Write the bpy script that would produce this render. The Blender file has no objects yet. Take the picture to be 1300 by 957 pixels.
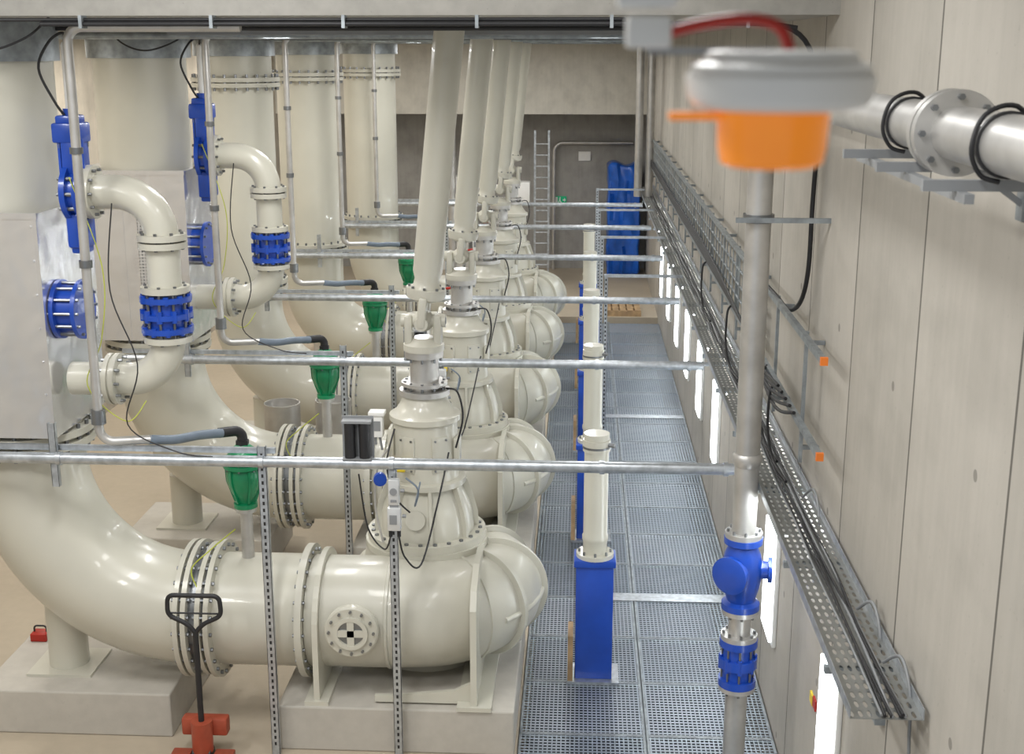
import bpy, bmesh, math, random
from mathutils import Vector, Matrix
random.seed(4)
S=bpy.context.scene; C=S.collection
V=Vector
SP=3.72   # pump spacing
# ------------------------------------------------------------------ materials
def nt(name):
    m=bpy.data.materials.new(name); m.use_nodes=True
    t=m.node_tree; b=t.nodes['Principled BSDF']; return m,t,b
def pos(t):
    return t.nodes.new('ShaderNodeNewGeometry').outputs['Position']
def noise(t,scale,detail=4,vec=None,stretch=None):
    n=t.nodes.new('ShaderNodeTexNoise'); n.inputs['Scale'].default_value=scale; n.inputs['Detail'].default_value=detail
    v=vec or pos(t)
    if stretch:
        mp=t.nodes.new('ShaderNodeMapping'); mp.inputs['Scale'].default_value=stretch
        t.links.new(v,mp.inputs['Vector']); v=mp.outputs[0]
    t.links.new(v,n.inputs['Vector']); return n.outputs['Fac']
def ramp(t,fac,stops):
    r=t.nodes.new('ShaderNodeValToRGB'); e=r.color_ramp.elements
    while len(e)<len(stops): e.new(.5)
    for el,(p,c) in zip(e,stops): el.position=p; el.color=(*c,1)
    t.links.new(fac,r.inputs[0]); return r.outputs[0]
def mth(t,op,a,b=None,c=None):
    n=t.nodes.new('ShaderNodeMath'); n.operation=op
    for i,x in enumerate([a,b,c]):
        if x is None: continue
        if hasattr(x,'links'): t.links.new(x,n.inputs[i])
        else: n.inputs[i].default_value=x
    return n.outputs[0]
def mixc(t,f,a,b,blend='MIX'):
    n=t.nodes.new('ShaderNodeMix'); n.data_type='RGBA'; n.blend_type=blend
    for i,x in ((0,f),(6,a),(7,b)):
        if hasattr(x,'links'): t.links.new(x,n.inputs[i])
        elif i==0: n.inputs[0].default_value=x
        else: n.inputs[i].default_value=(*x,1)
    return n.outputs[2]
def bump(t,b,h,s,d=.01):
    n=t.nodes.new('ShaderNodeBump'); n.inputs['Strength'].default_value=s; n.inputs['Distance'].default_value=d
    t.links.new(h,n.inputs['Height']); t.links.new(n.outputs[0],b.inputs['Normal'])
def mat(name,col,rough=.5,metal=0.,var=.08,scale=3,bmp=0,coat=0,emit=0,trans=0,stretch=None,bs=None,bd=.004):
    m,t,b=nt(name)
    f=noise(t,scale,stretch=stretch)
    lo=tuple(max(0,c*(1-var)) for c in col); hi=tuple(min(1,c*(1+var)) for c in col)
    t.links.new(ramp(t,f,[(.3,lo),(.7,hi)]),b.inputs['Base Color'])
    b.inputs['Roughness'].default_value=rough; b.inputs['Metallic'].default_value=metal
    b.inputs['Coat Weight'].default_value=coat
    b.inputs['Transmission Weight'].default_value=trans
    if bmp: bump(t,b,noise(t,bs or scale*12,2),bmp,bd)
    if emit:
        b.inputs['Emission Color'].default_value=(*col,1); b.inputs['Emission Strength'].default_value=emit
    return m
M={}
M['cream']=mat('cream_paint',(.585,.57,.49),.28,0,.05,1.2,0,.2)
M['cream2']=mat('cream_paint_cast',(.555,.54,.465),.34,0,.07,2,.15,.12)
M['blue']=mat('blue_paint',(.010,.065,.42),.33,0,.12,4,0,.25)
M['green']=mat('green_paint',(.004,.23,.09),.32,0,.15,5,0,.25)
M['galv']=mat('galvanized_steel',(.48,.51,.54),.34,.7,.22,14)
M['galvd']=mat('galvanized_dull',(.31,.34,.36),.48,.6,.25,10)
M['steel']=mat('stainless_pipe',(.54,.53,.51),.38,.62,.12,5)
M['bolt']=mat('bolt_steel',(.24,.25,.26),.35,.85,.1,9)
M['black']=mat('black_rubber',(.016,.016,.018),.5,0,.2,9)
M['hose']=mat('grey_hose',(.16,.20,.25),.5,0,.1,9)
M['orange']=mat('orange_lens',(1.0,.29,.02),.25,0,.05,40,emit=.28,coat=.3)
M['orangecap']=mat('orange_cap',(.85,.22,.03),.5,0,.05,9)
M['rust']=mat('red_lacquer',(.36,.07,.035),.45,0,.15,9)
M['red']=mat('red_cable',(.42,.02,.01),.4,0,.1,9)
M['white']=mat('white_plastic',(.84,.84,.82),.4,0,.03,4)
M['silver']=mat('silver_housing',(.66,.67,.67),.35,.35,.06,9)
M['yellow']=mat('yellow_plastic',(.8,.6,.03),.4,0,.05,4)
M['yg']=mat('yellow_green_wire',(.45,.5,.06),.4,0,.05,4)
M['grey']=mat('grey_plastic',(.27,.28,.29),.5,0.2,.08,4)
M['wood']=mat('pallet_wood',(.42,.28,.15),.7,0,.3,6)
M['signgreen']=mat('sign_green',(.0,.30,.13),.4,0,.02,4,emit=.3)
M['tarp']=mat('blue_tarp',(.012,.12,.58),.3,0,.35,2.2,.5,.3)
M['lamp']=mat('lamp_diffuser',(.90,.96,1.),.4,0,0,4,emit=6)
M['lampt']=mat('lamp_tube',(.90,.96,1.),.4,0,0,4,emit=48)

def concrete(name,base,dark,joint=None,holes=True,streak=True,spotty=.25,fine=.5):
    m,t,b=nt(name); p=pos(t)
    n1=noise(t,.5,6); n2=noise(t,9,6)
    c=ramp(t,n1,[(.3,dark),(.68,base)])
    c=mixc(t,fine,c,ramp(t,n2,[(.3,tuple(x*.78 for x in base)),(.7,tuple(min(1,x*1.12) for x in base))]))
    if streak:
        st=noise(t,2.2,3,stretch=(1,1.6,.12))
        c=mixc(t,.5,c,ramp(t,st,[(.35,dark),(.65,base)]))
        st2=noise(t,3.0,6,stretch=(1,.5,.8))
        c=mixc(t,.4,c,ramp(t,st2,[(.45,base),(.70,tuple(x*.68 for x in dark))]))
        st3=noise(t,14,3,stretch=(1,1,.06))
        c=mixc(t,.2,c,ramp(t,st3,[(.35,dark),(.65,base)]))
    sep=t.nodes.new('ShaderNodeSeparateXYZ'); t.links.new(p,sep.inputs[0])
    y=sep.outputs[1]; z=sep.outputs[2]
    spots=noise(t,30,2); sp=ramp(t,spots,[(.68,(0,0,0)),(.73,(1,1,1))])
    c=mixc(t,mth(t,'MULTIPLY',sp,spotty),c,tuple(x*.3 for x in base))
    if joint:
        y0,s=joint
        u=mth(t,'DIVIDE',mth(t,'SUBTRACT',y,y0),s)
        fr=mth(t,'SUBTRACT',u,mth(t,'FLOOR',u))
        d=mth(t,'MINIMUM',fr,mth(t,'SUBTRACT',1.,fr))
        ln=mth(t,'LESS_THAN',d,.008)
        wn=t.nodes.new('ShaderNodeTexWhiteNoise'); wn.noise_dimensions='1D'
        t.links.new(mth(t,'FLOOR',u),wn.inputs['W'])
        c=mixc(t,.4,c,ramp(t,wn.outputs['Value'],[(0,dark),(1,tuple(min(1,x*1.1) for x in base))]))
        c=mixc(t,mth(t,'MULTIPLY',ln,.85),c,(.07,.065,.055))
        if holes:
            v=mth(t,'DIVIDE',mth(t,'SUBTRACT',z,.75),1.35)
            fv=mth(t,'SUBTRACT',v,mth(t,'FLOOR',v))
            dy=mth(t,'MULTIPLY',mth(t,'SUBTRACT',fr,.28),s); dz=mth(t,'MULTIPLY',mth(t,'SUBTRACT',fv,.5),1.35)
            rr=mth(t,'SQRT',mth(t,'ADD',mth(t,'MULTIPLY',dy,dy),mth(t,'MULTIPLY',dz,dz)))
            hl=mth(t,'LESS_THAN',rr,.030)
            c=mixc(t,mth(t,'MULTIPLY',hl,.6),c,(.12,.11,.095))
    t.links.new(c,b.inputs['Base Color']); b.inputs['Roughness'].default_value=.75
    bump(t,b,n2,.25,.01); return m
M['wallR']=concrete('board_formed_concrete',(.49,.46,.41),(.34,.32,.28),(5.2,1.6))
M['wallL']=concrete('pale_concrete',(.54,.49,.41),(.40,.36,.30),None)
M['wallB']=concrete('grey_concrete',(.38,.37,.35),(.27,.265,.25),None)
M['bulk']=concrete('bulkhead_concrete',(.60,.575,.51),(.47,.45,.40),None)
M['ceil']=concrete('ceiling_concrete',(.42,.405,.37),(.31,.30,.275),None,streak=False)
M['floor']=concrete('screed_floor',(.50,.43,.33),(.40,.34,.26),None,streak=False,spotty=.04,fine=.15)
M['plinth']=concrete('plinth_concrete',(.54,.51,.455),(.41,.39,.35),None,streak=False,spotty=.08,fine=.25)
M['pit']=concrete('shaded_pit_concrete',(.05,.06,.075),(.03,.035,.045),None,streak=False)  # concrete coloured near black: shade below the gratings is put into the colour

def gridmask(t,ax,sx,wx):
    u=mth(t,'DIVIDE',ax,sx); f=mth(t,'SUBTRACT',u,mth(t,'FLOOR',u)); return mth(t,'LESS_THAN',f,wx)
def mk_grating():
    m,t,b=nt('grating_mesh'); p=pos(t)
    sep=t.nodes.new('ShaderNodeSeparateXYZ'); t.links.new(p,sep.inputs[0])
    a=mth(t,'MAXIMUM',gridmask(t,sep.outputs[0],.04,.30),gridmask(t,sep.outputs[1],.05,.36))
    t.links.new(a,b.inputs['Alpha'])
    wn=t.nodes.new('ShaderNodeTexWhiteNoise'); wn.noise_dimensions='2D'
    cb=t.nodes.new('ShaderNodeCombineXYZ')
    t.links.new(mth(t,'FLOOR',mth(t,'DIVIDE',mth(t,'ADD',sep.outputs[0],.5),1.145)),cb.inputs[0])
    t.links.new(mth(t,'FLOOR',mth(t,'SUBTRACT',sep.outputs[1],8.5)),cb.inputs[1])
    t.links.new(cb.outputs[0],wn.inputs['Vector'])
    c=ramp(t,noise(t,.9,6),[(.3,(.26,.31,.365)),(.7,(.41,.46,.52))])
    c=mixc(t,.5,c,ramp(t,wn.outputs['Value'],[(0,(.22,.265,.31)),(1,(.52,.575,.63))]))
    t.links.new(c,b.inputs['Base Color'])
    b.inputs['Metallic'].default_value=.5; b.inputs['Roughness'].default_value=.4
    return m
M['grate']=mk_grating()
def mk_perf(name,sx,sy,r,axes=(1,0),metal=.75,base=(.50,.53,.56)):
    m,t,b=nt(name); p=pos(t)
    sep=t.nodes.new('ShaderNodeSeparateXYZ'); t.links.new(p,sep.inputs[0])
    def cen(o,s):
        u=mth(t,'DIVIDE',o,s); return mth(t,'MULTIPLY',mth(t,'SUBTRACT',mth(t,'SUBTRACT',u,mth(t,'FLOOR',u)),.5),s)
    du=mth(t,'MULTIPLY',cen(sep.outputs[axes[0]],sx),r[1]/r[0]); dv=cen(sep.outputs[axes[1]],sy)
    d=mth(t,'SQRT',mth(t,'ADD',mth(t,'MULTIPLY',du,du),mth(t,'MULTIPLY',dv,dv)))
    t.links.new(mth(t,'GREATER_THAN',d,r[1]),b.inputs['Alpha'])
    t.links.new(ramp(t,noise(t,8),[(.3,tuple(x*.8 for x in base)),(.7,base)]),b.inputs['Base Color'])
    b.inputs['Metallic'].default_value=metal; b.inputs['Roughness'].default_value=.4
    return m
M['tray']=mk_perf('perforated_tray',.10,.045,(.034,.011),(1,0),.7,(.37,.38,.37))
M['perff']=mk_perf('perforated_sheet_front',.035,.035,(.009,.009),(0,2),.5,(.74,.74,.74))
M['sheet']=mat('sheet_steel_cladding',(.84,.84,.85),.2,.8,.05,2,.5,.1,bs=2.2,bd=.05)
# ------------------------------------------------------------------ mesh builder
class MB:
    def __init__(s): s.bm=bmesh.new(); s.mi=0
    def m(s,i): s.mi=i; return s
    def F(s,vs):
        f=s.bm.faces.new(vs); f.material_index=s.mi; return f
    def rings(s,rs,caps=True,closed=False):
        bm=s.bm; vr=[[bm.verts.new(v) for v in r] for r in rs]; n=len(vr[0])
        pr=list(zip(vr,vr[1:]))
        if closed: pr.append((vr[-1],vr[0]))
        for a,b in pr:
            for i in range(n):
                j=(i+1)%n; s.F((a[i],a[j],b[j],b[i]))
        if caps and not closed:
            s.F(vr[0][::-1]); s.F(vr[-1])
        return s
    def tube(s,path,rad,seg=16,caps=True,closed=False):
        path=[V(p) for p in path]; n=len(path)
        if not hasattr(rad,'__len__'): rad=[rad]*n
        T=[]
        for i in range(n):
            if closed: d=path[(i+1)%n]-path[i-1]
            else: d=path[min(i+1,n-1)]-path[max(i-1,0)]
            T.append(d.normalized())
        up=V((0,0,1)) if abs(T[0].z)<.9 else V((1,0,0))
        u=T[0].cross(up).normalized(); rs=[]
        for i in range(n):
            u=(u-T[i]*u.dot(T[i])).normalized(); w=T[i].cross(u)
            rs.append([path[i]+(u*math.cos(a)+w*math.sin(a))*rad[i] for a in [2*math.pi*k/seg for k in range(seg)]])
        return s.rings(rs,caps,closed)
    def cyl(s,a,b,r,r2=None,seg=24): return s.tube([a,b],[r,r if r2 is None else r2],seg)
    def lathe(s,o,ax,prof,seg=32,caps=True):
        o=V(o); ax=V(ax).normalized(); up=V((0,0,1)) if abs(ax.z)<.9 else V((1,0,0))
        u=ax.cross(up).normalized(); w=ax.cross(u); rs=[]
        for t,r in prof:
            rs.append([o+ax*t+(u*math.cos(a)+w*math.sin(a))*max(r,.0005) for a in [2*math.pi*k/seg for k in range(seg)]])
        return s.rings(rs,caps)
    def box(s,c,size,rot=None,bev=0):
        b=bmesh.new(); bmesh.ops.create_cube(b,size=1)
        for v in b.verts: v.co=V((v.co.x*size[0],v.co.y*size[1],v.co.z*size[2]))
        if bev: bmesh.ops.bevel(b,geom=b.edges[:],offset=bev,segments=2,affect='EDGES',profile=.5)
        c=V(c); b.verts.index_update()
        mp={v.index:s.bm.verts.new((rot@v.co if rot else v.co)+c) for v in b.verts}
        for f in b.faces: s.F([mp[v.index] for v in f.verts])
        b.free(); return s
    def span(s,x0,x1,y0,y1,z0,z1,bev=0):
        return s.box(((x0+x1)/2,(y0+y1)/2,(z0+z1)/2),(abs(x1-x0),abs(y1-y0),abs(z1-z0)),None,bev)
    def bolts(s,c,ax,r,n,rb,h,ph=0):
        c=V(c); ax=V(ax).normalized(); up=V((0,0,1)) if abs(ax.z)<.9 else V((1,0,0))
        u=ax.cross(up).normalized(); w=ax.cross(u)
        for k in range(n):
            a=2*math.pi*(k+ph)/n; p=c+(u*math.cos(a)+w*math.sin(a))*r
            s.tube([p-ax*h,p+ax*h],rb,6)
        return s
    def extr(s,pts,d):
        d=V(d); a=[s.bm.verts.new(V(p)) for p in pts]; b=[s.bm.verts.new(V(p)+d) for p in pts]; n=len(pts)
        s.F(a[::-1]); s.F(b)
        for i in range(n): j=(i+1)%n; s.F((a[i],a[j],b[j],b[i]))
        return s
    def sph(s,c,r,seg=16,sc=(1,1,1)):
        n=seg//2; c=V(c); rs=[]
        for i in range(n+1):
            t=math.pi*i/n; rr=max(math.sin(t),.003)*r
            rs.append([c+V((rr*math.cos(a)*sc[0],rr*math.sin(a)*sc[1],-math.cos(t)*r*sc[2])) for a in [2*math.pi*k/seg for k in range(seg)]])
        return s.rings(rs)
def fillet(pts,r,n=8):
    pts=[V(p) for p in pts]; out=[pts[0]]
    for i in range(1,len(pts)-1):
        p=pts[i]; a=(pts[i-1]-p); b=(pts[i+1]-p); L=min(r,a.length*.98,b.length*.98)
        A=p+a.normalized()*L; B=p+b.normalized()*L
        ang=a.angle(b)
        if abs(ang-math.pi/2)<.02:
            cc=A+B-p
            for k in range(n+1):
                t=k/n*math.pi/2; out.append(cc+(B-cc)*math.sin(t)+(A-cc)*math.cos(t))
        else:
            for k in range(n+1):
                t=k/n; out.append(A*(1-t)**2+p*2*t*(1-t)+B*t*t)
    out.append(pts[-1]); return out
def smooth(pts,n=6):
    pts=[V(p) for p in pts]; q=[pts[0]]+pts+[pts[-1]]; out=[]
    for i in range(1,len(q)-2):
        for k in range(n):
            t=k/n; a,b,c,d=q[i-1],q[i],q[i+1],q[i+2]
            out.append(.5*((2*b)+(c-a)*t+(2*a-5*b+4*c-d)*t*t+(3*b-a-3*c+d)*t**3))
    out.append(pts[-1]); return out
def mesh(name,mb,m,off,sm=True):
    bm=mb.bm; bmesh.ops.recalc_face_normals(bm,faces=bm.faces[:])
    bmesh.ops.translate(bm,verts=bm.verts[:],vec=-V(off))
    me=bpy.data.meshes.new(name); bm.to_mesh(me); bm.free()
    if sm:
        for p in me.polygons: p.use_smooth=True
        me.set_sharp_from_angle(angle=math.radians(38))
    for k in (m if isinstance(m,(list,tuple)) else [m]): me.materials.append(M[k])
    return me
def wloc(o):
    l=V((0,0,0))
    while o: l=l+o.location; o=o.parent
    return l
def tag(o,label,cat,group=None):
    o['label']=label; o['category']=cat
    if group: o['group']=group
def thing(name,loc,label,cat,group=None):
    e=bpy.data.objects.new(name,None); e.location=loc; e.empty_display_size=.2; C.objects.link(e); tag(e,label,cat,group); return e
def part(name,mb,m,par,label=None,sm=True):
    o=bpy.data.objects.new(name,mesh(name,mb,m,wloc(par),sm)); o.parent=par; C.objects.link(o)
    if label: o['label']=label
    return o
def solo(name,mb,m,label,cat,group=None,sm=True):
    vs=[v.co for v in mb.bm.verts]
    off=V((sum(v.x for v in vs)/len(vs),sum(v.y for v in vs)/len(vs),min(v.z for v in vs)))
    o=bpy.data.objects.new(name,mesh(name,mb,m,off,sm)); o.location=off; C.objects.link(o); tag(o,label,cat,group); return o
def struct(name,mb,m):
    o=bpy.data.objects.new(name,mesh(name,mb,m,(0,0,0),False)); C.objects.link(o); o['kind']='structure'; return o
def dup(o,delta,par=None):
    n=o.copy(); C.objects.link(n)
    if par is None: n.location=o.location+V(delta)
    else: n.parent=par
    for c in list(o.children): dup(c,delta,n)
    return n
def repeat(o,n,d=(0,SP,0)):
    return [o]+[dup(o,V(d)*i) for i in range(1,n)]
def flange(par,c,ax,prof,br,nb,rb,bh,m='cream2',seg=36,name='flange'):
    b=MB().lathe(c,ax,prof,seg); b.m(1)
    mid=(prof[0][0]+prof[-1][0])/2
    b.bolts(V(c)+V(ax).normalized()*mid,ax,br,nb,rb,bh)
    return part(name,b,[m,'bolt'],par)
# ------------------------------------------------------------------ room
struct('wall_right',MB().span(1.8,2.15,-1.5,36.4,-1.4,7.6),'wallR')
struct('wall_left',MB().span(-8.3,-8,-1.5,36.4,-1.4,7.6),'wallL')
struct('wall_back',MB().span(-8,1.8,36,36.4,-1.4,6.2),'wallB')
struct('trim_1',MB().span(-8,1.8,34,34.5,4.35,6.22),'bulk')
struct('ceiling',MB().span(-8,1.8,9.5,36,6.23,6.9).span(-8,1.8,-1.5,9.5,7.3,7.6),'ceil')
struct('floor',MB().span(-8,-.5,5,36,-1.4,0).span(-.5,1.8,29.2,36,-1.4,0),'floor')
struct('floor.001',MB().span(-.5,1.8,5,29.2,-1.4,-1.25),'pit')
# gratings
pan=thing('floor_grating',(0.07,9.0,-.04),'galvanized open mesh walkway grating panel','grating','walkway gratings')
part('mesh_panel',MB().span(-.47,.62,8.52,9.48,-.006,-.002),'grate',pan,sm=False)
fr=MB()
for x in (-.48,.63): fr.span(x-.01,x+.01,8.5,9.5,-.04,.002)
for y in (8.512,9.488): fr.span(-.488,.638,y-.01,y+.01,-.04,.002)
part('edge_frame',fr,'galvd',pan,sm=False)
for r in range(20):
    for c in range(2):
        if r==0 and c==0: continue
        dup(pan,(c*1.145,r*1.0,0))
solo('walkway_beam',MB().span(.62,.69,8.5,28.9,-.2,-.05),'galvd','steel beam carrying the walkway gratings','beam',sm=False)
cs=solo('cover_strip',MB().span(.35,1.76,13.42,13.62,.003,.009),'galv','flat galvanized cover strip lying across the walkway','strip','cover strips on walkway',False)
for d in (7.4,): dup(cs,(0,d,0))

NP=5
# ------------------------------------------------------------------ plinths
pl=solo('concrete_plinth',MB().span(-5.35,-3.6,10.25,11.5,0,.42,.015),'plinth','low pale concrete block under pipe elbow support','plinth','elbow support plinths',False)
repeat(pl,NP)
pp=solo('pump_plinth',MB().span(-2.6,-.52,10.1,12.35,0,.42,.015),'plinth','pale concrete base block under pump','plinth','pump base blocks',False)
repeat(pp,NP)
# ------------------------------------------------------------------ pump
AX,AY,PY,PZ=-1.4,11.3,10.72,1.06
pump=thing('pump',(AX,AY,.42),'cream painted vertical volute pump on concrete base','pump','pumps along the walkway')
path=[];rad=[]
for x in (-2.365,-2.2,-1.9,-1.65): path.append((x,PY,PZ)); rad.append(.5)
Rk=[(-90,.58,.49),(-45,.60,.47),(0,.64,.45),(45,.62,.43),(90,.56,.40),(135,.53,.33),(180,.5,.27),(215,.46,.2)]
def lerpk(a):
    for (a0,r0,t0),(a1,r1,t1) in zip(Rk,Rk[1:]):
        if a0<=a<=a1:
            f=(a-a0)/(a1-a0); return r0+(r1-r0)*f,t0+(t1-t0)*f
for k in range(0,31):
    a=-90+305*k/30; R,t=lerpk(min(a,215)); path.append((AX+R*math.cos(math.radians(a)),AY+R*math.sin(math.radians(a)),PZ)); rad.append(t)
vb=MB().tube(path,rad,40)
vb.lathe((AX,AY,0),(0,0,1),[(.5,.4),(.6,.56),(1.3,.6),(1.44,.58),(1.55,.53)],40)
vb.lathe((AX,AY,0),(0,0,1),[(.42,.5),(.5,.5)],32)
for k in (3,8,10,13,16,19):
    p0=V(path[k]);d=(V(path[k+1])-V(path[k-1])).normalized()
    big=k in (10,13,16)
    h=.05 if big else .012; w=.022 if big else .012
    vb.lathe(p0,d,[(-w-.012,rad[k]-.01),(-w,rad[k]+h),(w,rad[k]+h),(w+.012,rad[k]-.01)],44)
rim=[]
for k in range(2,20): 
    a=math.radians(-60+k*8.5); R,t=lerpk(-60+k*8.5); rim.append((AX+(R+t-.012)*math.cos(a),AY+(R+t-.012)*math.sin(a),PZ))
vb.tube(rim,.03,10)
part('volute_casing',vb,'cream2',pump)
def frame_plate(b,x):
    pts=[(x,PY-.57,.44),(x,PY-.57,PZ)]
    for k in range(0,17):
        a=math.pi-k*math.pi/16; pts.append((x,PY+.57*math.cos(a),PZ+.57*math.sin(a)))
    pts+= [(x,PY+.57,PZ),(x,PY+.57,.44)]
    b.extr(pts,(.05,0,0)); return b
fb=frame_plate(MB(),-2.28); fb.span(-2.36,-2.15,10.12,11.35,.42,.46)
part('support_plate',fb,'cream',pump,sm=False)
fb=MB().extr([(-.9,10.11,.44),(-.9,10.11,1.35),(-.9,10.2,1.50),(-.9,10.5,1.63),(-.9,11.3,1.55),(-.9,11.3,.44)],(.055,0,0)).span(-1.02,-.72,10.08,11.4,.42,.46)
fb.extr([(-.9,11.95,.44),(-.9,11.95,1.2),(-.9,11.7,1.35),(-.9,11.25,1.35),(-.9,11.25,.44)],(.05,0,0))
part('support_plate',fb,'cream',pump,sm=False)
fb=MB().extr([(-1.75,10.19,.44),(-.86,10.19,.44),(-.86,10.19,.66),(-1.05,10.19,.56),(-1.6,10.19,.50),(-1.75,10.19,.50)],(0,.04,0))
part('cross_plate',fb,'cream',pump,sm=False)
c0=(-1.93,10.14,1.12)
hh=MB().cyl((-1.93,10.5,1.12),(-1.93,10.14,1.12),.17).lathe(c0,(0,-1,0),[(-.06,.235),(0,.235),(.012,.22)],32)
hh.box((-1.93,10.115,1.12),(.24,.03,.06)).box((-1.93,10.115,1.12),(.06,.03,.24)).lathe((-1.93,10.11,1.12),(0,-1,0),[(-.02,.15),(.014,.15),(.014,.115),(-.012,.112)],24)
hh.m(1).bolts((-1.93,10.128,1.12),(0,1,0),.195,12,.013,.022).lathe((-1.93,10.125,1.12),(0,-1,0),[(0,.11),(.004,.11)],24)
part('handhole_cover',hh,['cream','bolt'],pump)
flange(pump,(AX,AY,0),(0,0,1),[(1.52,.50),(1.52,.57),(1.585,.57),(1.585,.55),(1.66,.55),(1.66,.40)],.50,24,.021,.085,'cream',44,'casing_flange')
hs=MB().lathe((AX,AY,0),(0,0,1),[(1.62,.44),(1.68,.44),(1.80,.43),(1.92,.40),(2.02,.355),(2.10,.32),(2.12,.37),(2.17,.37),(2.18,.31),(2.3,.30),(2.70,.295),(2.72,.325),(2.77,.325),(2.79,.28),(2.88,.22),(2.95,.2)],44)
for k in range(8):
    a=k*math.pi/4+.2; c,s_=math.cos(a),math.sin(a)
    n=V((-s_,c,0))*.014
    def q(r,z): return V((AX+r*c,AY+r*s_,z))-n
    hs.extr([q(.35,1.63),q(.49,1.63),q(.48,1.8),q(.44,1.95),q(.38,2.12),q(.3,2.12)],n*2)
hs.box((AX-.30,AY-.06,2.52),(.06,.22,.26),None,.02).box((AX+.30,AY-.06,2.45),(.06,.2,.24),None,.02)
part('bearing_housing',hs,'cream',pump)
for a in (-2.05,-1.0):
    c,s_=math.cos(a),math.sin(a)
    win=MB().box((AX+.292*c,AY+.292*s_,2.44),(.16,.03,.34),Matrix.Rotation(a+math.pi/2,3,'Z'),.01)
    win.m(1)
    for dz in (-.14,.14):
        for dx in (-.055,.055):
            p=V((AX+.31*c-s_*dx,AY+.31*s_+c*dx,2.44+dz)); win.tube([p,p+V((c,s_,0))*.01],.01,6)
    part('inspection_plate',win,['cream2','bolt'],pump)
win=MB().lathe((AX-.05,AY-.36,1.86),(0,-1,.25),[(-.1,.06),(.06,.06),(.06,.09),(.085,.09)],20)
part('oil_port',win,'cream2',pump)
cp=MB().lathe((AX,AY,0),(0,0,1),[(2.95,.23),(3.0,.23),(3.0,.15),(3.04,.15),(3.04,.21),(3.07,.21),(3.07,.13),(3.3,.13),(3.3,.175),(3.36,.175),(3.36,.1)],32)
cp.m(1).bolts((AX,AY,3.02),(0,0,1),.18,10,.014,.06).bolts((AX,AY,3.32),(0,0,1),.15,8,.012,.06)
part('shaft_coupling',cp,['steel','bolt'],pump)
bx=MB().box((AX-.42,AY-.14,2.68),(.11,.10,.2),None,.01).box((AX-.42,AY-.14,2.80),(.15,.13,.04),None,.01)
bx.m(1).box((AX-.42,AY-.195,2.69),(.07,.006,.09)).tube([(AX-.44,AY-.14,2.58),(AX-.44,AY-.14,2.5)],.012,8).tube([(AX-.40,AY-.14,2.58),(AX-.38,AY-.14,2.45)],.012,8)
part('terminal_box',bx,['white','grey'],pump)
part('cable_gland',MB().cyl((AX-.47,AY-.17,2.60),(AX-.56,AY-.2,2.59),.02),'red',pump)
b=MB().cyl((AX-.24,AY-.40,2.36),(AX-.14,AY-.40,2.36),.035).box((AX-.18,AY-.34,2.36),(.05,.12,.04))
part('level_sensor',b,'yellow',pump)
b=MB().lathe((AX-.37,AY-.38,2.25),(.2,-1,0),[(-.02,.06),(.03,.06),(.03,.045),(.035,.045)],20)
part('pressure_gauge',b,'blue',pump)
part('oil_hose',MB().tube(smooth([(AX-.3,AY-.2,2.5),(AX-.40,AY-.3,2.35),(AX-.42,AY-.38,2.0),(AX-.34,AY-.47,1.68)]),.010,8),'steel',pump)
part('oil_hose',MB().tube(smooth([(AX-.24,AY-.3,2.7),(AX-.30,AY-.42,2.4),(AX-.22,AY-.44,2.1),(AX-.1,AY-.42,1.95)]),.008,8),'black',pump)
part('oil_hose',MB().tube(smooth([(AX+.3,AY-.2,2.5),(AX+.37,AY-.25,2.8),(AX+.32,AY-.2,3.02),(AX+.2,AY,3.0)]),.009,8),'black',pump)
repeat(pump,NP)
# ------------------------------------------------------------------ drive shafts
ds=thing('drive_shaft',(AX,AY,3.36),'long cream cardan drive shaft with universal joint rising from pump','drive shaft','drive shafts above the pumps')
U=V((AX,AY,3.64)); Tp=V((-1.13,AY,6.22)); D=(Tp-U).normalized()
jb=MB().lathe((AX,AY,0),(0,0,1),[(3.36,.185),(3.42,.185),(3.44,.14),(3.48,.10)],28)
for s_ in (-1,1):
    jb.box((AX+s_*.13,AY,3.55),(.075,.17,.28),None,.025)
jb.cyl((AX-.20,AY,3.63),(AX+.20,AY,3.63),.06).cyl((AX,AY-.20,3.63),(AX,AY+.20,3.63),.06).sph((AX,AY,3.63),.10)
rt=D.to_track_quat('Z','Y').to_matrix()
for s_ in (-1,1):
    jb.box(U+D*.09+V((0,s_*.13,0)),(.17,.075,.28),rt,.025)
jb.lathe(U,D,[(.17,.1),(.2,.17),(.25,.18),(.29,.18)],28)
jb.m(1).bolts(U+D*.27,D,.152,8,.014,.04).cyl((AX-.205,AY,3.63),(AX+.205,AY,3.63),.03).cyl((AX,AY-.205,3.63),(AX,AY+.205,3.63),.03)
part('universal_joint',jb,['cream2','bolt'],ds)
part('shaft_tube',MB().lathe(U,D,[(.27,.14),(.32,.12),(.37,.11),(.44,.132),((Tp-U).length,.132)],32),'cream',ds)
repeat(ds,NP)
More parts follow.
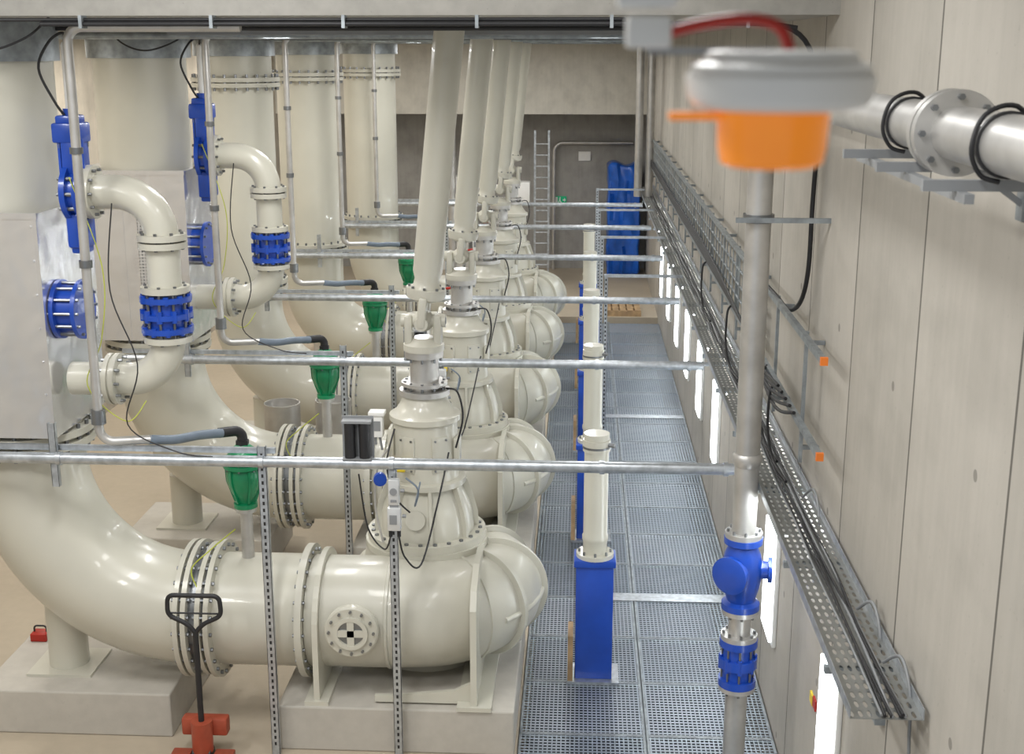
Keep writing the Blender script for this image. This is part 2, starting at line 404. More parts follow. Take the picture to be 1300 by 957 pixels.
# ------------------------------------------------------------------ discharge pipes
XR=[-4.9,-4.9,-4.82,-4.6,-4.15]
for i in range(NP):
    y=PY+SP*i; xr=XR[i]; R=min(1.45,-3.45-xr) if i<3 else 1.05
    dp=thing('discharge_pipe',(xr,y,.42),'large cream painted discharge pipe curving up to the ceiling','pipe','discharge pipes')
    zj=5.53 if i>1 else 5.58
    part('pipe_bend',MB().tube(fillet([(-2.40,y,PZ),(xr,y,PZ),(xr,y,zj)],R,22),.505,44),'cream',dp)
    part('riser',MB().tube([(xr,y,zj),(xr,y,6.2)],.505,40),'cream',dp)
    for x,r in ((-3.47,.62),(-3.40,.62),(-3.28,.60),(-3.2,.62)):
        flange(dp,(x,y,PZ),(1,0,0),[(-.022,r),(.022,r)],.575,24,.018,.045,'cream2',44)
    part('slip_ring',MB().lathe((-3.3,y,PZ),(1,0,0),[(-.18,.54),(.1,.54)],44),'bolt',dp)
    flange(dp,(-2.40,y,PZ),(1,0,0),[(-.03,.60),(.03,.60)],.55,24,.016,.05,'cream2',44)
    flange(dp,(xr,y,2.72),(0,0,1),[(-.09,.6),(-.03,.6),(-.03,.54),(.01,.54),(.01,.6),(.07,.6)],.565,24,.018,.12,'cream2',44)
    if i>1: flange(dp,(xr,y,5.55),(0,0,1),[(-.065,.61),(-.008,.61),(-.008,.55),(.008,.55),(.008,.61),(.065,.61)],.575,24,.02,.11,'cream2',44)
    part('ceiling_sleeve',MB().lathe((xr,y,0),(0,0,1),[(5.9,.515),(5.9,.56),(6.21,.56),(6.21,.515)],40),'galvd',dp)
    xs=xr+.18
    sp=thing('pipe_support',(xs,y+.08,.42),'cream tubular steel support column under pipe elbow','support','elbow supports')
    zt=PZ+R-math.sqrt(max((R+.49)**2-(xr+R-xs)**2,0))
    part('column',MB().cyl((xs,y+.08,.44),(xs,y+.08,max(zt,.7)),.18),'cream',sp)
    part('base_plate',MB().span(xs-.3,xs+.3,y-.2,y+.36,.42,.445),'cream2',sp,sm=False)
for (x,y) in ((-3.95,16.4),(-3.3,16.6)):
    solo('steel_sleeve',MB().lathe((x,y,0),(0,0,1),[(0,.24),(1.42,.24),(1.42,.225),(1.3,.225)],32),'steel','short upright steel sleeve on the floor between pipes','sleeve','upright steel sleeves')
# ------------------------------------------------------------------ cladding boxes
for i in range(2):
    y=PY+SP*i
    cb=thing('cladding_box',(-4.95,y,2.83),'shiny sheet steel cladding box enclosing riser pipe' if i==0 else 'sheet steel cladding box with perforated front around riser pipe','cladding','sheet steel cladding boxes')
    x0,x1,y0,y1,z0,z1=-5.6,(-4.37 if i==0 else -4.30),y-.60,y+.58,2.83,4.7
    t=.012
    b=MB().span(x0,x1 if i==0 else -4.85,y0,y0+t,z0,z1)
    if i==1: b.span(-4.85,x1,y0,y0+t,4.25,z1).span(-4.45,x1,y0,y0+t,z0,4.25)
    for xx in (x0+.3,x0+.6): b.span(xx-.004,xx+.004,y0-.004,y0,z0,z1)
    b.span(x0-.01,x1+.01,y0-.01,y0+.02,z1-.03,z1+.02).span(x1-.03,x1+.004,y0-.006,y0+.03,z0,z1)
    for k in range(7): b.tube([(x1-.05,y0-.004,z0+.1+k*.28),(x1-.05,y0-.012,z0+.1+k*.28)],.009,8)
    part('front_panel',b,'sheet',cb,sm=False)
    if i==1:
        part('perforated_panel',MB().span(-4.85,-4.45,y0,y0+t,z0,4.25),'perff',cb,sm=False)
        part('backing_sheet',MB().span(-4.84,-4.46,y0+.03,y0+.035,z0,4.25),'galvd',cb,sm=False)
    part('rear_panel',MB().span(x0,x1,y1-t,y1,z0,z1),'sheet',cb,sm=False)
    part('side_panel',MB().span(x0,x0+t,y0+t,y1-t,z0,z1),'sheet',cb,sm=False)
    b=MB().span(x0,x1,y0,-.515+y,z1,z1+t).span(x0,x1,y+.515,y1,z1,z1+t).span(x0,-5.42,y-.515,y+.515,z1,z1+t).span(-4.385,x1,y-.515,y+.515,z1,z1+t)
    part('top_panel',b,'sheet',cb,sm=False)
    part('side_panel',MB().span(x1-.012,x1,y0+.03,y1-t,z0,z1),'sheet',cb,sm=False)
# ------------------------------------------------------------------ bypass
BY=10.42; BX=-3.45
bp=thing('bypass_pipe',(BX,BY,3.1),'cream bypass pipe bend with blue coupling and blue valve','pipe','bypass pipe bends')
part('upper_bend',MB().tube(fillet([(-4.08,BY,4.86),(BX,BY,4.86),(BX,BY,4.05)],.36,14),.14,28),'cream',bp)
part('lower_bend',MB().tube(fillet([(BX,BY,3.68),(BX,BY,3.28),(-4.3,BY,3.28)],.36,14),.14,28),'cream',bp)
flange(bp,(BX,BY,4.43),(0,0,1),[(-.025,.2),(.025,.2)],.17,8,.014,.04)
flange(bp,(BX,BY,4.495),(0,0,1),[(-.025,.2),(.025,.2)],.17,8,.014,.045)
flange(bp,(BX,BY,4.06),(0,0,1),[(-.025,.2),(.025,.2)],.17,8,.014,.04)
flange(bp,(BX,BY,3.64),(0,0,1),[(-.025,.2),(.025,.2)],.17,8,.014,.04)
flange(bp,(-4.0,BY,4.86),(1,0,0),[(-.03,.22),(.03,.22)],.185,10,.014,.06)
flange(bp,(-3.93,BY,3.28),(1,0,0),[(-.05,.22),(-.01,.22),(-.01,.2),(.01,.2),(.01,.22),(.05,.22)],.185,10,.014,.09)
b=MB().lathe((BX,BY,0),(0,0,1),[(3.70,.215),(3.745,.215),(3.745,.16),(3.82,.165),(3.82,.21),(3.865,.21),(3.865,.165),(3.96,.16),(3.96,.215),(4.005,.215)],32)
b.bolts((BX,BY,3.85),(0,0,1),.19,10,.026,.05).bolts((BX,BY,3.72),(0,0,1),.19,10,.024,.035,.5).bolts((BX,BY,3.985),(0,0,1),.19,10,.024,.035,.5)
b.m(1).bolts((BX,BY,3.85),(0,0,1),.18,10,.012,.22)
part('blue_coupling',b,['blue','bolt'],bp)
b=MB().lathe((-4.12,BY,4.86),(1,0,0),[(-.08,.2),(-.075,.235),(-.03,.235),(-.03,.19),(.03,.19),(.03,.235),(.075,.235),(.08,.2)],32)
b.box((-4.12,BY,5.14),(.16,.22,.3),None,.02).box((-4.14,BY,5.34),(.24,.24,.16),None,.02).box((-4.14,BY,5.44),(.18,.2,.08),None,.02).cyl((-4.13,BY,5.47),(-4.13,BY,5.53),.06)
b.box((-4.12,BY,4.55),(.16,.24,.28),None,.02).box((-4.12,BY,4.40),(.13,.18,.08),None,.02)
for s_ in(-1,1): b.box((-4.12+s_*.095,BY-.08,5.12),(.02,.03,.34))
b.m(1).bolts((-4.12,BY,4.86),(1,0,0),.205,10,.016,.1).bolts((-4.13,BY,5.25),(0,0,1),.12,4,.012,.03,.5)
part('valve_body',b,['blue','bolt'],bp)
part('valve_stem',MB().cyl((-4.13,BY,5.5),(-4.13,BY,6.02),.036).sph((-4.13,BY,6.02),.038),'white',bp)
b=MB().lathe((-4.24,BY,3.88),(1,0,0),[(-.12,.25),(-.085,.25),(-.085,.2),(.06,.2),(.06,.25),(.095,.25)],32)
b.m(1).bolts((-4.25,BY,3.88),(1,0,0),.222,12,.013,.13)
part('check_valve',b,['blue','bolt'],bp)
part('stem_cable',MB().tube(smooth([(-4.13,BY,6.02),(-4.10,BY-.1,6.12),(-4.2,BY-.15,6.05),(-4.3,BY-.15,5.85),(-4.22,BY-.1,5.6),(-4.15,BY-.05,5.46)]),.011,8),'black',bp)
repeat(bp,2)
# ------------------------------------------------------------------ air valves
av=thing('air_valve',(-2.95,PY,1.57),'green cast air release valve on steel stub pipe','valve','green air valves')
part('stub_pipe',MB().lathe((-2.95,PY,0),(0,0,1),[(1.54,.055),(2.0,.055),(2.0,.095),(2.04,.095)],24),'steel',av)
vb=MB().lathe((-2.95,PY,0),(0,0,1),[(2.04,.105),(2.08,.105),(2.085,.075),(2.13,.085),(2.18,.115),(2.24,.14),(2.30,.155),(2.36,.158),(2.40,.15),(2.42,.18),(2.455,.182),(2.46,.172),(2.465,.182),(2.50,.18),(2.505,.15),(2.54,.135),(2.58,.105),(2.61,.07),(2.63,.04)],32)
for k in range(6):
    a=k*math.pi/3; c,s_=math.cos(a),math.sin(a); n=V((-s_,c,0))*.008
    def q2(r,z): return V((-2.95+r*c,PY+r*s_,z))-n
    vb.extr([q2(.07,2.09),q2(.10,2.09),q2(.165,2.28),q2(.172,2.41),q2(.13,2.41)],n*2)
vb.m(1).bolts((-2.95,PY,2.46),(0,0,1),.168,8,.010,.055)
part('valve_body',vb,['green','bolt'],av)
part('outlet_elbow',MB().tube(fillet([(-2.95,PY,2.6),(-2.95,PY,2.75),(-3.13,PY-.1,2.75)],.07,6),.045,16).lathe((-2.95,PY,2.61),(0,0,1),[(0,.06),(.05,.06)],6),'black',av)
repeat(av,NP)
# vent pipes
vp=thing('vent_pipe',(-3.95,10.0,2.75),'thin steel vent pipe dropping from ceiling to grey hose','pipe','vent pipes')
b=MB().tube(fillet([(-2.6,10.02,6.16),(-3.95,10.02,6.16),(-3.95,10.02,2.84),(-3.55,10.12,2.84)],.12,8),.038,16)
b.m(1)
for z0,z1,r in ((4.3,4.36,.052),(3.0,3.12,.06),(5.2,5.25,.052)): b.lathe((-3.95,10.02,0),(0,0,1),[(z0,r),(z1,r)],16)
part('steel_pipe',b,['steel','bolt'],vp)
part('hose',MB().tube(smooth([(-3.57,10.11,2.84),(-3.4,10.25,2.80),(-3.25,10.45,2.78),(-3.1,PY-.1,2.75)]),.04,14),'hose',vp)
repeat(vp,NP)
# ------------------------------------------------------------------ cross rails and posts
def channel(mb,x,y,z0,z1,w=.045,d=.045,t=.004):
    mb.span(x-w/2,x+w/2,y-d/2,y-d/2+t,z0,z1).span(x-w/2,x-w/2+t,y-d/2,y+d/2,z0,z1).span(x+w/2-t,x+w/2,y-d/2,y+d/2,z0,z1)
for i in range(6):
    y=10.0+SP*i
    rl=thing('support_rail',(-1.7,y,0),'galvanized tube rail carried on slotted channel posts','rail','rails crossing above the pumps')
    zr=2.70 if i==0 else 2.65
    b=MB().cyl((-5.1,y,zr),(1.36,y,zr),.048,seg=20)
    if i==1: b.cyl((1.3,y,2.67),(1.78,y,2.67),.022,seg=16)
    for x in (-4.3,-2.6,-1.52,.2,1.2): b.lathe((x,y,zr),(1,0,0),[(-.02,.058),(.02,.058)],16)
    part('rail_tube',b,'galv',rl)
    part('upper_channel',MB().span(-5.1,-2.5,y+.06,y+.1,zr+.05,zr+.095),'galv',rl,sm=False)
    for x,z1 in ((-2.6,2.83),(-1.52,2.65))+(((.36,3.0),) if i>=2 else ()):
        b=MB(); channel(b,x,y+.02,0,z1,.07 if x<-1 else .05,.045)
        k=.1; b.m(1)
        while k<z1-.05: b.span(x-.009,x+.009,y-.0045,y-.001,k,k+.03); k+=.06
        part('post',b,['galv','black'],rl,sm=False)
    b=MB(); channel(b,-4.35,y+.02,2.45,3.0,.06,.045)
    part('hanger',b,'galv',rl,sm=False)
    if i>=2:
        part('top_channel',MB().span(.33,1.4,y,y+.04,2.97,3.01),'galv',rl,sm=False)
# ------------------------------------------------------------------ blue stands
st=thing('blue_stand',(.18,11.63,0),'blue box pedestal carrying cream spindle tube','stand','blue spindle stands on walkway')
SX,SY=.18,11.63
b=MB().span(SX-.18,SX+.18,SY-.13,SY+.13,.03,1.2,.008).span(SX-.2,SX+.2,SY-.16,SY+.16,1.2,1.27,.01)
part('pedestal',b,'blue',st)
part('base_plate',MB().span(SX-.25,SX+.25,SY-.2,SY+.2,0,.03),'galv',st,sm=False)
part('corner_board',MB().span(SX-.25,SX-.2,SY-.18,SY+.16,.03,.5),'wood',st,sm=False)
b=MB().lathe((SX,SY,0),(0,0,1),[(1.27,.18),(1.31,.18),(1.31,.115),(1.42,.115),(1.44,.125),(1.48,.125),(1.5,.115),(2.33,.115),(2.33,.13),(2.44,.13),(2.44,.12),(2.5,.12)],32)
b.m(1).bolts((SX,SY,1.3),(0,0,1),.15,8,.014,.04).lathe((SX,SY,0),(0,0,1),[(2.36,.134),(2.38,.134)],32).cyl((SX+.11,SY-.06,2.4),(SX+.17,SY-.09,2.4),.02)
part('spindle_tube',b,['cream','bolt'],st)
repeat(st,5)
# ------------------------------------------------------------------ cable tray
tr=thing('cable_tray',(1.6,19.5,2.66),'long perforated galvanized cable tray along concrete wall','cable tray')
part('tray_bed',MB().span(1.4,1.77,6.0,32,2.70,2.703),'tray',tr,sm=False)
for x in (1.4,1.77): part('tray_side',MB().span(x-.002,x+.002,6.0,32,2.70,2.76),'galv',tr,sm=False)
y=6.6
while y<32: part('tray_arm',MB().span(1.38,1.795,y-.02,y+.02,2.65,2.69),'galvd',tr,sm=False); y+=1.5
for k in range(7):
    x=1.565+k*.019; r=random.choice([.007,.009,.012])
    pts=[]; yy=6.0
    while yy<=31.8: pts.append((x+random.uniform(-.018,.018),yy,2.718+random.uniform(-.003,.01))); yy+=.9
    solo('power_cable',MB().tube(smooth(pts,3),r,8),'black' if k%3 else 'grey','dark power cable lying in the cable tray' if k%3 else 'grey power cable lying in the cable tray','cable','cables in the tray')
cl=thing('cable_ladder',(1.66,20,3.2),'galvanized cable ladder fixed upright on concrete wall','cable ladder')
for z,ys in ((3.96,8.45),(3.31,8.4)):
    part('side_rail',MB().span(1.61,1.65,ys,31,z,z+.045),'galvd',cl,sm=False)
    part('end_cap',MB().span(1.605,1.655,ys-.03,ys,z-.005,z+.05),'orangecap',cl,'orange plastic end cap',sm=False)
y=9.3
while y<31:
    part('wall_channel',MB().span(1.65,1.675,y-.02,y+.02,3.0,4.0).span(1.675,1.795,y-.015,y+.015,3.9,3.93).span(1.675,1.795,y-.015,y+.015,3.1,3.13),'galvd',cl,sm=False); y+=1.4
b=MB()
for z in (3.48,3.62,3.78): b.cyl((1.65,12,z),(1.65,31,z),.012,seg=8)
y=12
while y<31: b.cyl((1.64,y,3.33),(1.64,y,3.98),.008,seg=6); y+=.3
part('wire_mesh',b,'galvd',cl)
for k in range(5):
    pts=[(1.60,9.3+.2*k,3.38),(1.57,10.2+.2*k,3.22+.03*k),(1.58,12,3.40),(1.59,16,3.42+.03*k),(1.59,22,3.40+.03*k),(1.59,30,3.41+.03*k)]
    solo('wall_cable',MB().tube(smooth(pts,8),.014,8),'black','black cable bundled along the wall ladder','cable','cables on the wall ladder')
for k,(ya,za) in enumerate([(10.4,3.32),(10.9,3.35),(13.6,3.35),(16.5,3.35)]):
    pts=[(1.62,ya,za),(1.56,ya-.15,za-.05),(1.55,ya-.2,2.98),(1.58,ya-.35,2.78),(1.62,ya-.8,2.74)]
    solo('drop_cable',MB().tube(smooth(pts,8),.012,8),'black','black cable looping down into the cable tray','cable','cables looping into the tray')
for ya in (6.3,7.0,9.0):
    pts=[(1.7,ya+.3,2.72),(1.74,ya+.1,2.85),(1.76,ya-.05,2.72),(1.76,ya-.1,2.5),(1.77,ya-.1,2.3)]
    cpz=thing('cable_bracket',(1.76,ya-.1,2.2),'small galvanized wall clip with looping cable','bracket','wall clips below the tray')
    part('wall_plate',MB().span(1.74,1.8,ya-.16,ya-.04,2.2,2.28),'galvd',cpz,sm=False)
    part('cable_loop',MB().tube(smooth(pts,8),.01,8),'grey',cpz)
# ------------------------------------------------------------------ steel pipeline on wall
PX,PYY,PZT=1.3,9.5,5.715
sp=thing('steel_pipeline',(PX,PYY,-.1),'stainless steel pipeline on wall dropping down with blue valve','pipe')
part('pipe_run',MB().tube(fillet([(PX,2.4,PZT),(PX,PYY,PZT),(PX,PYY,2.32)],.28,12),.094,32),'steel',sp)
part('lower_pipe',MB().lathe((PX,PYY,0),(0,0,1),[(-.1,.088),(1.76,.088)],32),'steel',sp)
for dy in (-.032,.032):
    flange(sp,(PX,4.66+dy,PZT),(0,1,0),[(-.024,.15),(.024,.15)],.125,8,.012,.045,'steel')
for z0,z1,nb in ((2.32,2.36,8),(1.68,1.72,8),(1.02,1.06,8),(1.46,1.5,8)):
    flange(sp,(PX,PYY,0),(0,0,1),[(z0,.145),(z1,.145)],.122,nb,.012,.045,'steel')
part('weld_collar',MB().lathe((PX,PYY,0),(0,0,1),[(2.9,.10),(2.94,.115),(2.98,.115),(3.0,.1)],32),'steel',sp)
b=MB().lathe((PX,PYY,0),(0,0,1),[(1.72,.15),(1.77,.15),(1.79,.11),(1.9,.14),(2.05,.165),(2.18,.14),(2.25,.11),(2.27,.15),(2.32,.15)],32)
b.lathe((PX,PYY,2.05),(-.6,-.8,0),[(.05,.12),(.17,.12),(.17,.15),(.2,.15),(.22,.1)],28).lathe((PX,PYY,2.05),(1,-.1,0),[(.05,.08),(.2,.07),(.2,.1),(.23,.1)],24)
part('valve_body',b,'blue',sp)
b=MB().lathe((PX,PYY,0),(0,0,1),[(1.06,.15),(1.12,.15),(1.12,.115),(1.22,.12),(1.22,.15),(1.30,.15),(1.30,.12),(1.4,.115),(1.4,.15),(1.46,.15)],32).bolts((PX,PYY,1.26),(0,0,1),.135,8,.02,.06)
b.m(1).bolts((PX,PYY,1.26),(0,0,1),.125,8,.009,.2)
part('blue_coupling',b,['blue','bolt'],sp)
for yy in (4.05,5.25): 
    part('pipe_clamp',MB().lathe((PX,yy,PZT),(0,1,0),[(-.012,.103),(.012,.103)],24),'black',sp)
    part('clamp_cable',MB().tube(smooth([(PX+.1,yy+.02,PZT+.02),(PX+.02,yy+.02,PZT+.115),(PX-.08,yy,PZT+.09),(PX-.115,yy-.01,PZT-.01),(PX-.08,yy,PZT-.09),(PX-.02,yy,PZT-.112)]),.008,8),'black',sp)
ws=thing('pipe_bracket',(1.6,PYY,4.75),'slotted channel pipe clamp fixed to the wall','bracket')
part('channel',MB().span(1.12,1.8,PYY-.14,PYY-.105,4.78,4.815),'galvd',ws,sm=False)
part('clamp_ring',MB().lathe((PX,PYY,4.8),(0,0,1),[(-.03,.1),(-.03,.115),(.03,.115),(.03,.1)],24),'bolt',ws)
for y in (4.1,4.75,5.35):
    wb=thing('pipe_bracket',(1.5,y,5.3),'galvanized cantilever bracket holding the stainless pipe','bracket','cantilever pipe brackets')
    part('arm',MB().span(1.06,1.8,y-.016,y+.016,5.57,5.605),'grey',wb,sm=False)
    part('brace',MB().box((1.66,y,5.48),(.32,.024,.024),Matrix.Rotation(math.radians(36),3,'Y')),'grey',wb,sm=False)
    part('wall_plate',MB().span(1.78,1.8,y-.04,y+.04,5.32,5.62),'galvd',wb,sm=False)
solo('bracket_channel',MB().span(1.165,1.195,4.0,5.6,5.54,5.57),'grey','galvanized channel lying along the pipe brackets','channel','channels on pipe brackets',sm=False)
solo('bracket_channel',MB().span(1.5,1.53,3.6,5.4,5.54,5.57),'grey','galvanized channel lying along the pipe brackets','channel','channels on pipe brackets',sm=False)
# ------------------------------------------------------------------ black service cable along beam and wall
pts=fillet([(-3.9,9.42,6.17),(1.30,9.42,6.17),(1.55,9.45,6.13),(1.71,9.6,5.75)],.2,6)+smooth([(1.72,9.62,5.5),(1.72,9.7,4.9),(1.72,9.72,4.4),(1.70,9.85,4.12),(1.67,10.2,3.98),(1.64,10.7,4.0),(1.63,11.1,4.0)],6)
solo('service_cable',MB().tube(pts,.018,10),'black','black service cable clipped under beam and down the wall','cable')
solo('service_cable',MB().tube([(-8,9.44,6.20),(0.3,9.44,6.20)],.014,10),'black','thin black cable clipped under the concrete beam','cable')
for k in range(6):
    x=-3.6+k*.95
    solo('cable_clip',MB().span(x-.012,x+.012,9.39,9.5,6.14,6.23),'galvd','small metal clip under the concrete beam','clip','clips under the beam',False)
for k in range(13):
    y=10.8+k*1.7; r=[.02,.035,.025][k%3]
    x1=[.35,.5,.45][k%3]
    solo('ceiling_conduit',MB().cyl((-5.5,y,6.16-.04*(k%2)),(x1+.05*k,y,6.16-.04*(k%2)),r,seg=12),'galvd' if k%3 else 'black','grey steel conduit running under the ceiling' if k%3 else 'black pipe running under the ceiling','conduit','conduits under the ceiling')
for k in range(4):
    y=12.0+k*5
    solo('ceiling_duct',MB().span(-3.8,.6,y,y+.3,6.12,6.2),'grey','flat grey cable duct under the ceiling','duct','flat ducts under the ceiling',False)
# ------------------------------------------------------------------ wall lamps
lm=thing('wall_lamp',(1.76,8.2,.65),'white fluorescent panel lamp on the lower wall','lamp','fluorescent wall lamps')
part('lamp_housing',MB().span(1.76,1.8,7.92,8.48,.78,1.9,.01),'white',lm)
part('lamp_diffuser',MB().span(1.735,1.76,7.95,8.45,.82,1.86,.008),'lamp',lm)
for yy in (11.0,13.4,16.0,18.3,20.6,22.9,25.2,27.5): dup(lm,(0,yy-8.2,0))
tl=thing('strip_lamp',(1.5,9.5,2.56),'long fluorescent strip lamp mounted under the cable tray','lamp','strip lamps under the tray')
part('lamp_housing',MB().span(1.46,1.56,8.8,10.3,2.60,2.65,.005),'white',tl)
part('lamp_tube',MB().cyl((1.51,8.85,2.58),(1.51,10.25,2.58),.018,seg=12),'lampt',tl)
for k in range(1,11): dup(tl,(0,k*2,0))
# ------------------------------------------------------------------ alarm beacon close to camera
ab=thing('alarm_beacon',(.153,1.035,5.92),'orange alarm beacon with round white base, hanging from rod','alarm light')
ax,ay,az=.153,1.035,5.975
part('white_base',MB().lathe((ax,ay,az),(0,0,1),[(-.022,.05),(-.018,.066),(-.012,.071),(.004,.073),(.008,.069),(.012,.069),(.016,.060),(.022,.058),(.024,.05)],48),'white',ab)
part('orange_lens',MB().lathe((ax-.004,ay,az),(0,0,1),[(-.066,.02),(-.0655,.034),(-.062,.040),(-.050,.0425),(-.022,.044)],40).box((ax-.06,ay,az-.026),(.05,.03,.006)),'orange',ab)
part('mounting_box',MB().box((.048,1.03,6.045),(.045,.045,.03),None,.003).box((.05,1.03,6.012),(.034,.035,.024),None,.003),'white',ab)
part('mounting_rod',MB().box((.048,1.045,6.68),(.04,.012,1.24)).box((.1,1.045,5.998),(.10,.008,.005)),'galvd',ab,sm=False)
part('red_cable',MB().tube(smooth([(.066,1.03,6.012),(.09,1.03,6.018),(.125,1.03,6.022),(.15,1.035,6.016),(.160,1.035,5.998)]),.0045,12),'red',ab)
# ------------------------------------------------------------------ small instruments
iu=thing('limit_switch_unit',(-1.8,10.0,2.74),'black twin cylinder switch unit clamped on the rail','switch','switch units on rails')
for x in (-1.86,-1.74): part('cylinder_body',MB().cyl((x,10.0,2.75),(x,10.0,3.05),.045),'black',iu)
part('mounting_plate',MB().span(-1.93,-1.67,10.05,10.06,2.71,3.09).span(-1.92,-1.68,9.95,10.05,3.05,3.07).span(-1.92,-1.68,9.95,10.05,2.74,2.75),'grey',iu,sm=False)
dup(iu,(0,SP,-.05))
cbx=thing('control_box',(-1.47,9.93,2.15),'silver narrow control box clamped on the post','control box','control boxes on posts')
b=MB().span(-1.55,-1.44,9.87,9.95,2.16,2.36,.01).span(-1.54,-1.45,9.88,9.95,2.38,2.60,.01).m(1).span(-1.53,-1.46,9.89,9.95,2.35,2.39).span(-1.53,-1.47,9.865,9.872,2.22,2.30).lathe((-1.495,9.88,2.5),(0,-1,0),[(0,.03),(.012,.03),(.012,.02)],16).box((-1.495,9.875,2.42),(.05,.006,.02))
b.cyl((-1.43,9.91,2.28),(-1.40,9.91,2.28),.015,seg=10).cyl((-1.44,9.91,2.5),(-1.41,9.91,2.5),.015,seg=10)
part('housing',b,['silver','grey'],cbx)
for x in (-1.46,-1.53): part('cable_gland',MB().cyl((x,9.91,2.10),(x,9.91,2.16),.016),'black',cbx)
repeat(cbx,3)
def wire(pts,m,r,lab,grp,rep=1):
    o=solo('signal_cable',MB().tube(smooth(pts,8),r,8),m,lab,'cable',grp)
    repeat(o,rep)
wire([(-4.1,10.2,5.0),(-3.85,10.1,4.3),(-3.9,10.1,3.7),(-4.05,10.1,3.3),(-3.75,10.1,3.0),(-3.6,10.2,3.15)],'yg',.005,'thin yellow green earth wire looping beside bypass pipe','earth wires',2)
wire([(-3.75,10.15,4.8),(-3.8,10.1,4.1),(-3.6,10.05,3.5),(-3.7,10.0,3.0),(-3.3,9.98,2.78),(-3.0,9.98,2.74)],'black',.006,'thin black signal cable sagging beside bypass pipe','signal cables by bypass',2)
wire([(-3.0,PY-.2,1.9),(-3.2,PY-.35,1.75),(-3.35,PY-.4,1.6),(-3.3,PY-.45,1.45)],'yg',.006,'short yellow earth wire at flange','flange earth wires',5)
wire([(-1.46,9.9,2.1),(-1.42,9.95,1.9),(-1.3,10.05,1.8),(-1.2,10.5,2.2),(-1.15,10.95,2.5)],'black',.008,'black cable from control box to pump','pump cables',3)
wire([(-1.4,9.94,2.60),(-1.3,9.94,2.5),(-1.35,10.1,2.3),(-1.38,10.7,2.3)],'hose',.008,'grey blue hose hanging at pump','pump hoses',3)
wire([(-1.53,9.9,2.1),(-1.6,10.0,1.95),(-1.75,10.1,2.1),(-1.8,10.02,2.6)],'black',.007,'black cable from control box to switch unit','switch cables',2)
wire([(-4.9,9.75,6.23),(-4.75,9.8,6.05),(-4.5,9.8,5.98),(-4.2,9.85,6.08),(-4.05,9.95,6.23)],'black',.009,'black cable sagging below the ceiling','ceiling cables',2)
# ------------------------------------------------------------------ pallet jack & toolbox
pj=thing('pallet_jack',(-3.2,9.95,0),'hand pallet jack with black loop handle and red body','pallet jack')
hx,hy=-3.2,9.85
hp=fillet([(hx-.0,hy,1.22),(hx-.06,hy,1.30),(hx-.23,hy,1.38),(hx-.22,hy,1.56),(hx+.22,hy,1.56),(hx+.23,hy,1.38),(hx+.06,hy,1.30),(hx,hy,1.22)],.06,6)
part('handle',MB().tube(hp,.02,12).cyl((hx,hy,.35),(hx,hy,1.24),.025).cyl((hx-.2,hy,1.4),(hx+.2,hy,1.4),.008),'black',pj)
part('pump_body',MB().cyl((hx,hy,.12),(hx,hy,.4),.09).box((hx,hy+.12,.3),(.4,.12,.16),None,.02),'rust',pj)
for s_ in (-1,1):
    part('fork',MB().span(hx+s_*.1,hx+s_*.27,9.9-1.35,9.9,.06,.11,.01),'rust',pj)
    part('wheel',MB().cyl((hx+s_*.08,hy,.08),(hx+s_*.03,hy,.08),.08),'black',pj)
tb=thing('toolbox',(-5.2,11.3,.42),'small red toolbox with tools on concrete block','toolbox')
part('box',MB().span(-5.28,-5.12,11.22,11.36,.42,.5,.01),'red',tb)
part('handle',MB().tube(fillet([(-5.26,11.29,.5),(-5.26,11.29,.56),(-5.14,11.29,.56),(-5.14,11.29,.5)],.03,4),.009,8),'black',tb)
tg=thing('wall_tag',(1.79,8.95,1.2),'small red and yellow marker tags on the wall','tag')
part('tag_plate',MB().span(1.785,1.8,8.9,9.0,1.2,1.28),'yellow',tg,'yellow marker plate',False)
part('tag_plate',MB().span(1.785,1.8,8.78,8.88,1.22,1.3),'red',tg,'red marker plate',False)
# ------------------------------------------------------------------ far end
ld=thing('wall_ladder',(-1.0,33,0),'grey steel access ladder standing against the bulkhead','ladder')
for x in (-1.2,-.85): part('stile',MB().span(x,x+.05,32.98,33.03,0,4.0),'galv',ld,sm=False)
for k in range(13): part('rung',MB().cyl((-1.17,33,.3+.28*k),(-.83,33,.3+.28*k),.018,seg=8),'galv',ld)
b=MB(); b.span(.72,1.60,34.9,35.7,0,3.0,.08)
bmesh.ops.subdivide_edges(b.bm,edges=b.bm.edges[:],cuts=7,use_grid_fill=True)
for v in b.bm.verts:
    v.co.x+=.04*math.sin(v.co.z*9+v.co.y*5)+.02*math.sin(v.co.z*23); v.co.y+=.07*math.sin(v.co.x*14+v.co.z*4)+.03*math.sin(v.co.x*31)
    if v.co.z>2.8: v.co.z+=.06*math.sin(v.co.x*9)
solo('tarp_covered_stack',b,'tarp','tall stack wrapped in blue plastic tarp','tarp')
es=thing('exit_sign',(-.57,35.97,1.8),'green emergency exit sign with white running figure','sign')
part('board',MB().span(-.75,-.4,35.95,36,1.82,2.02),'signgreen',es,sm=False)
b=MB()
yy=35.94
b.extr([(-.71,yy,1.84),(-.64,yy,1.84),(-.64,yy,2.0),(-.71,yy,2.0)],(0,.008,0))
b.extr([(-.5,yy,1.90),(-.46,yy,1.90),(-.46,yy,1.86),(-.42,yy,1.92),(-.46,yy,1.98),(-.46,yy,1.94),(-.5,yy,1.94)],(0,.008,0))
b.cyl((-.575,yy,1.99),(-.575,yy+.008,1.99),.016,seg=12)
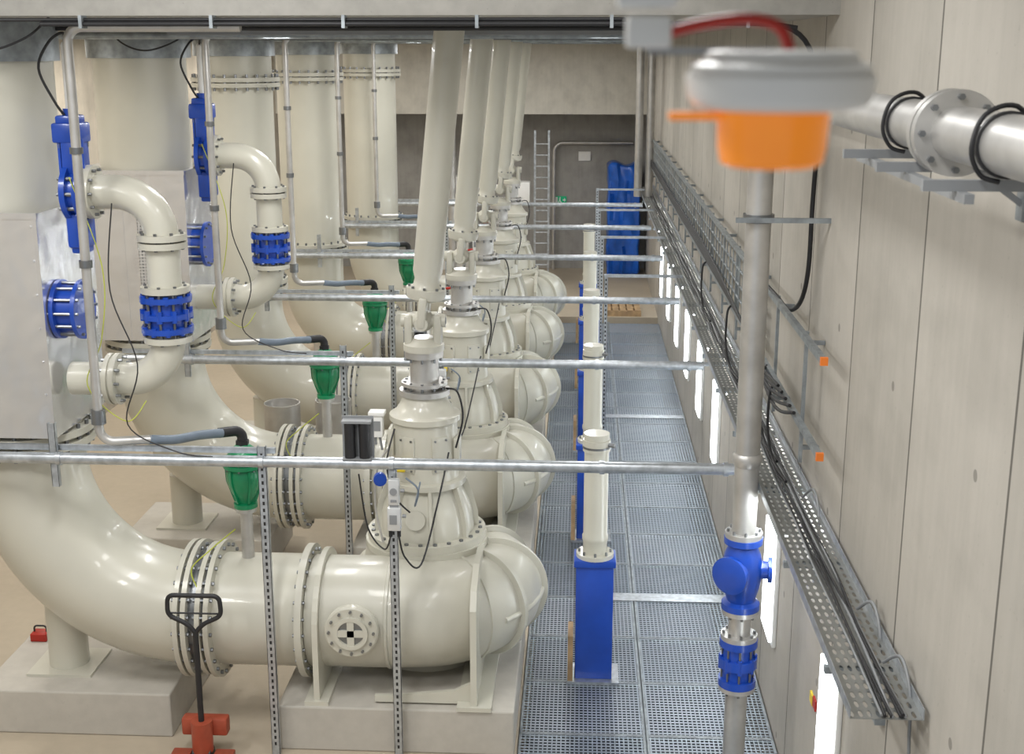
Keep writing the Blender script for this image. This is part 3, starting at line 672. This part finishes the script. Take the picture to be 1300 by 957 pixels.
b.extr([(-.6,yy,1.97),(-.56,yy,1.97),(-.57,yy,1.91),(-.53,yy,1.85),(-.55,yy,1.84),(-.59,yy,1.89),(-.62,yy,1.84),(-.64,yy,1.85),(-.6,yy,1.91)],(0,.008,0))
part('pictogram',b,'white',es,sm=False)
solo('wall_sign',MB().span(-.08,.25,35.95,36,3.0,3.25),'white','small pale wall sign on concrete','sign',sm=False)
solo('wall_pipe',MB().tube(fillet([(-.75,35.8,0),(-.75,35.8,3.5),(1.4,35.8,3.5)],.25,8),.05,12),'steel','grey steel pipe bending along the back wall','pipe')
for x in (1.3,1.55):
    solo('riser_pipe',MB().cyl((x,29.8,2.71),(x,29.8,6.23),.09,seg=20),'steel','vertical stainless riser pipe near the wall','pipe','stainless riser pipes')
solo('riser_pipe',MB().cyl((-3.1,31.0,0),(-3.1,31.0,6.23),.1,seg=20),'steel','vertical stainless riser pipe behind the pumps','pipe')
solo('wall_duct',MB().span(-1.9,-1.3,32.9,33.4,2.1,2.7,.02),'white','white rectangular duct box','duct')
solo('wall_cabinet',MB().span(-3.9,-3.1,35.5,35.99,.0,2.6,.02),'white','tall white cabinet against the back wall','cabinet')
pt=thing('pallet',(1.0,29.7,0),'wooden pallet lying on the floor','pallet')
for k in range(5): part('deck_board',MB().span(.6+k*.17,.73+k*.17,29.3,30.3,.12,.14),'wood',pt,sm=False)
for yy in (29.3,29.75,30.2): part('bearer',MB().span(.6,1.42,yy,yy+.1,0,.12),'wood',pt,sm=False)
# ------------------------------------------------------------------ lights
def area(loc,size,sy,e,col=(.99,.985,.97),rot=(0,0,0)):
    l=bpy.data.lights.new('ceiling_light','AREA'); l.shape='RECTANGLE'; l.size=size; l.size_y=sy; l.energy=e; l.color=col
    o=bpy.data.objects.new('ceiling_light',l); o.location=loc; o.rotation_euler=rot; C.objects.link(o)
for k in range(6):
    area((-2.9,12.3+k*SP,6.1),.25,1.6,76)
    area((.2,12.5+k*SP,6.1),.25,1.6,34)
    area((-6.6,12.3+k*SP,6.1),.25,1.6,75,(1,.95,.87))
for x,e in ((-5.5,130),(-2.5,130),(.0,68)):
    for y in (3.0,7.0):
        area((x,y,7.2),.5,1.8,e)
w=bpy.data.worlds.new('w'); S.world=w; w.use_nodes=True
w.node_tree.nodes['Background'].inputs[0].default_value=(.92,.96,1,1); w.node_tree.nodes['Background'].inputs[1].default_value=.48
# ------------------------------------------------------------------ camera
cd=bpy.data.cameras.new('camera'); cam=bpy.data.objects.new('camera',cd); C.objects.link(cam)
cam.location=(0,0,6); cam.rotation_euler=(math.radians(90-14.3),0,math.radians(3.05))
cd.sensor_width=36; cd.lens=45.3; cd.clip_start=.05
cd.dof.use_dof=True; cd.dof.focus_distance=15; cd.dof.aperture_fstop=6
S.camera=cam
S.view_settings.view_transform='Standard'
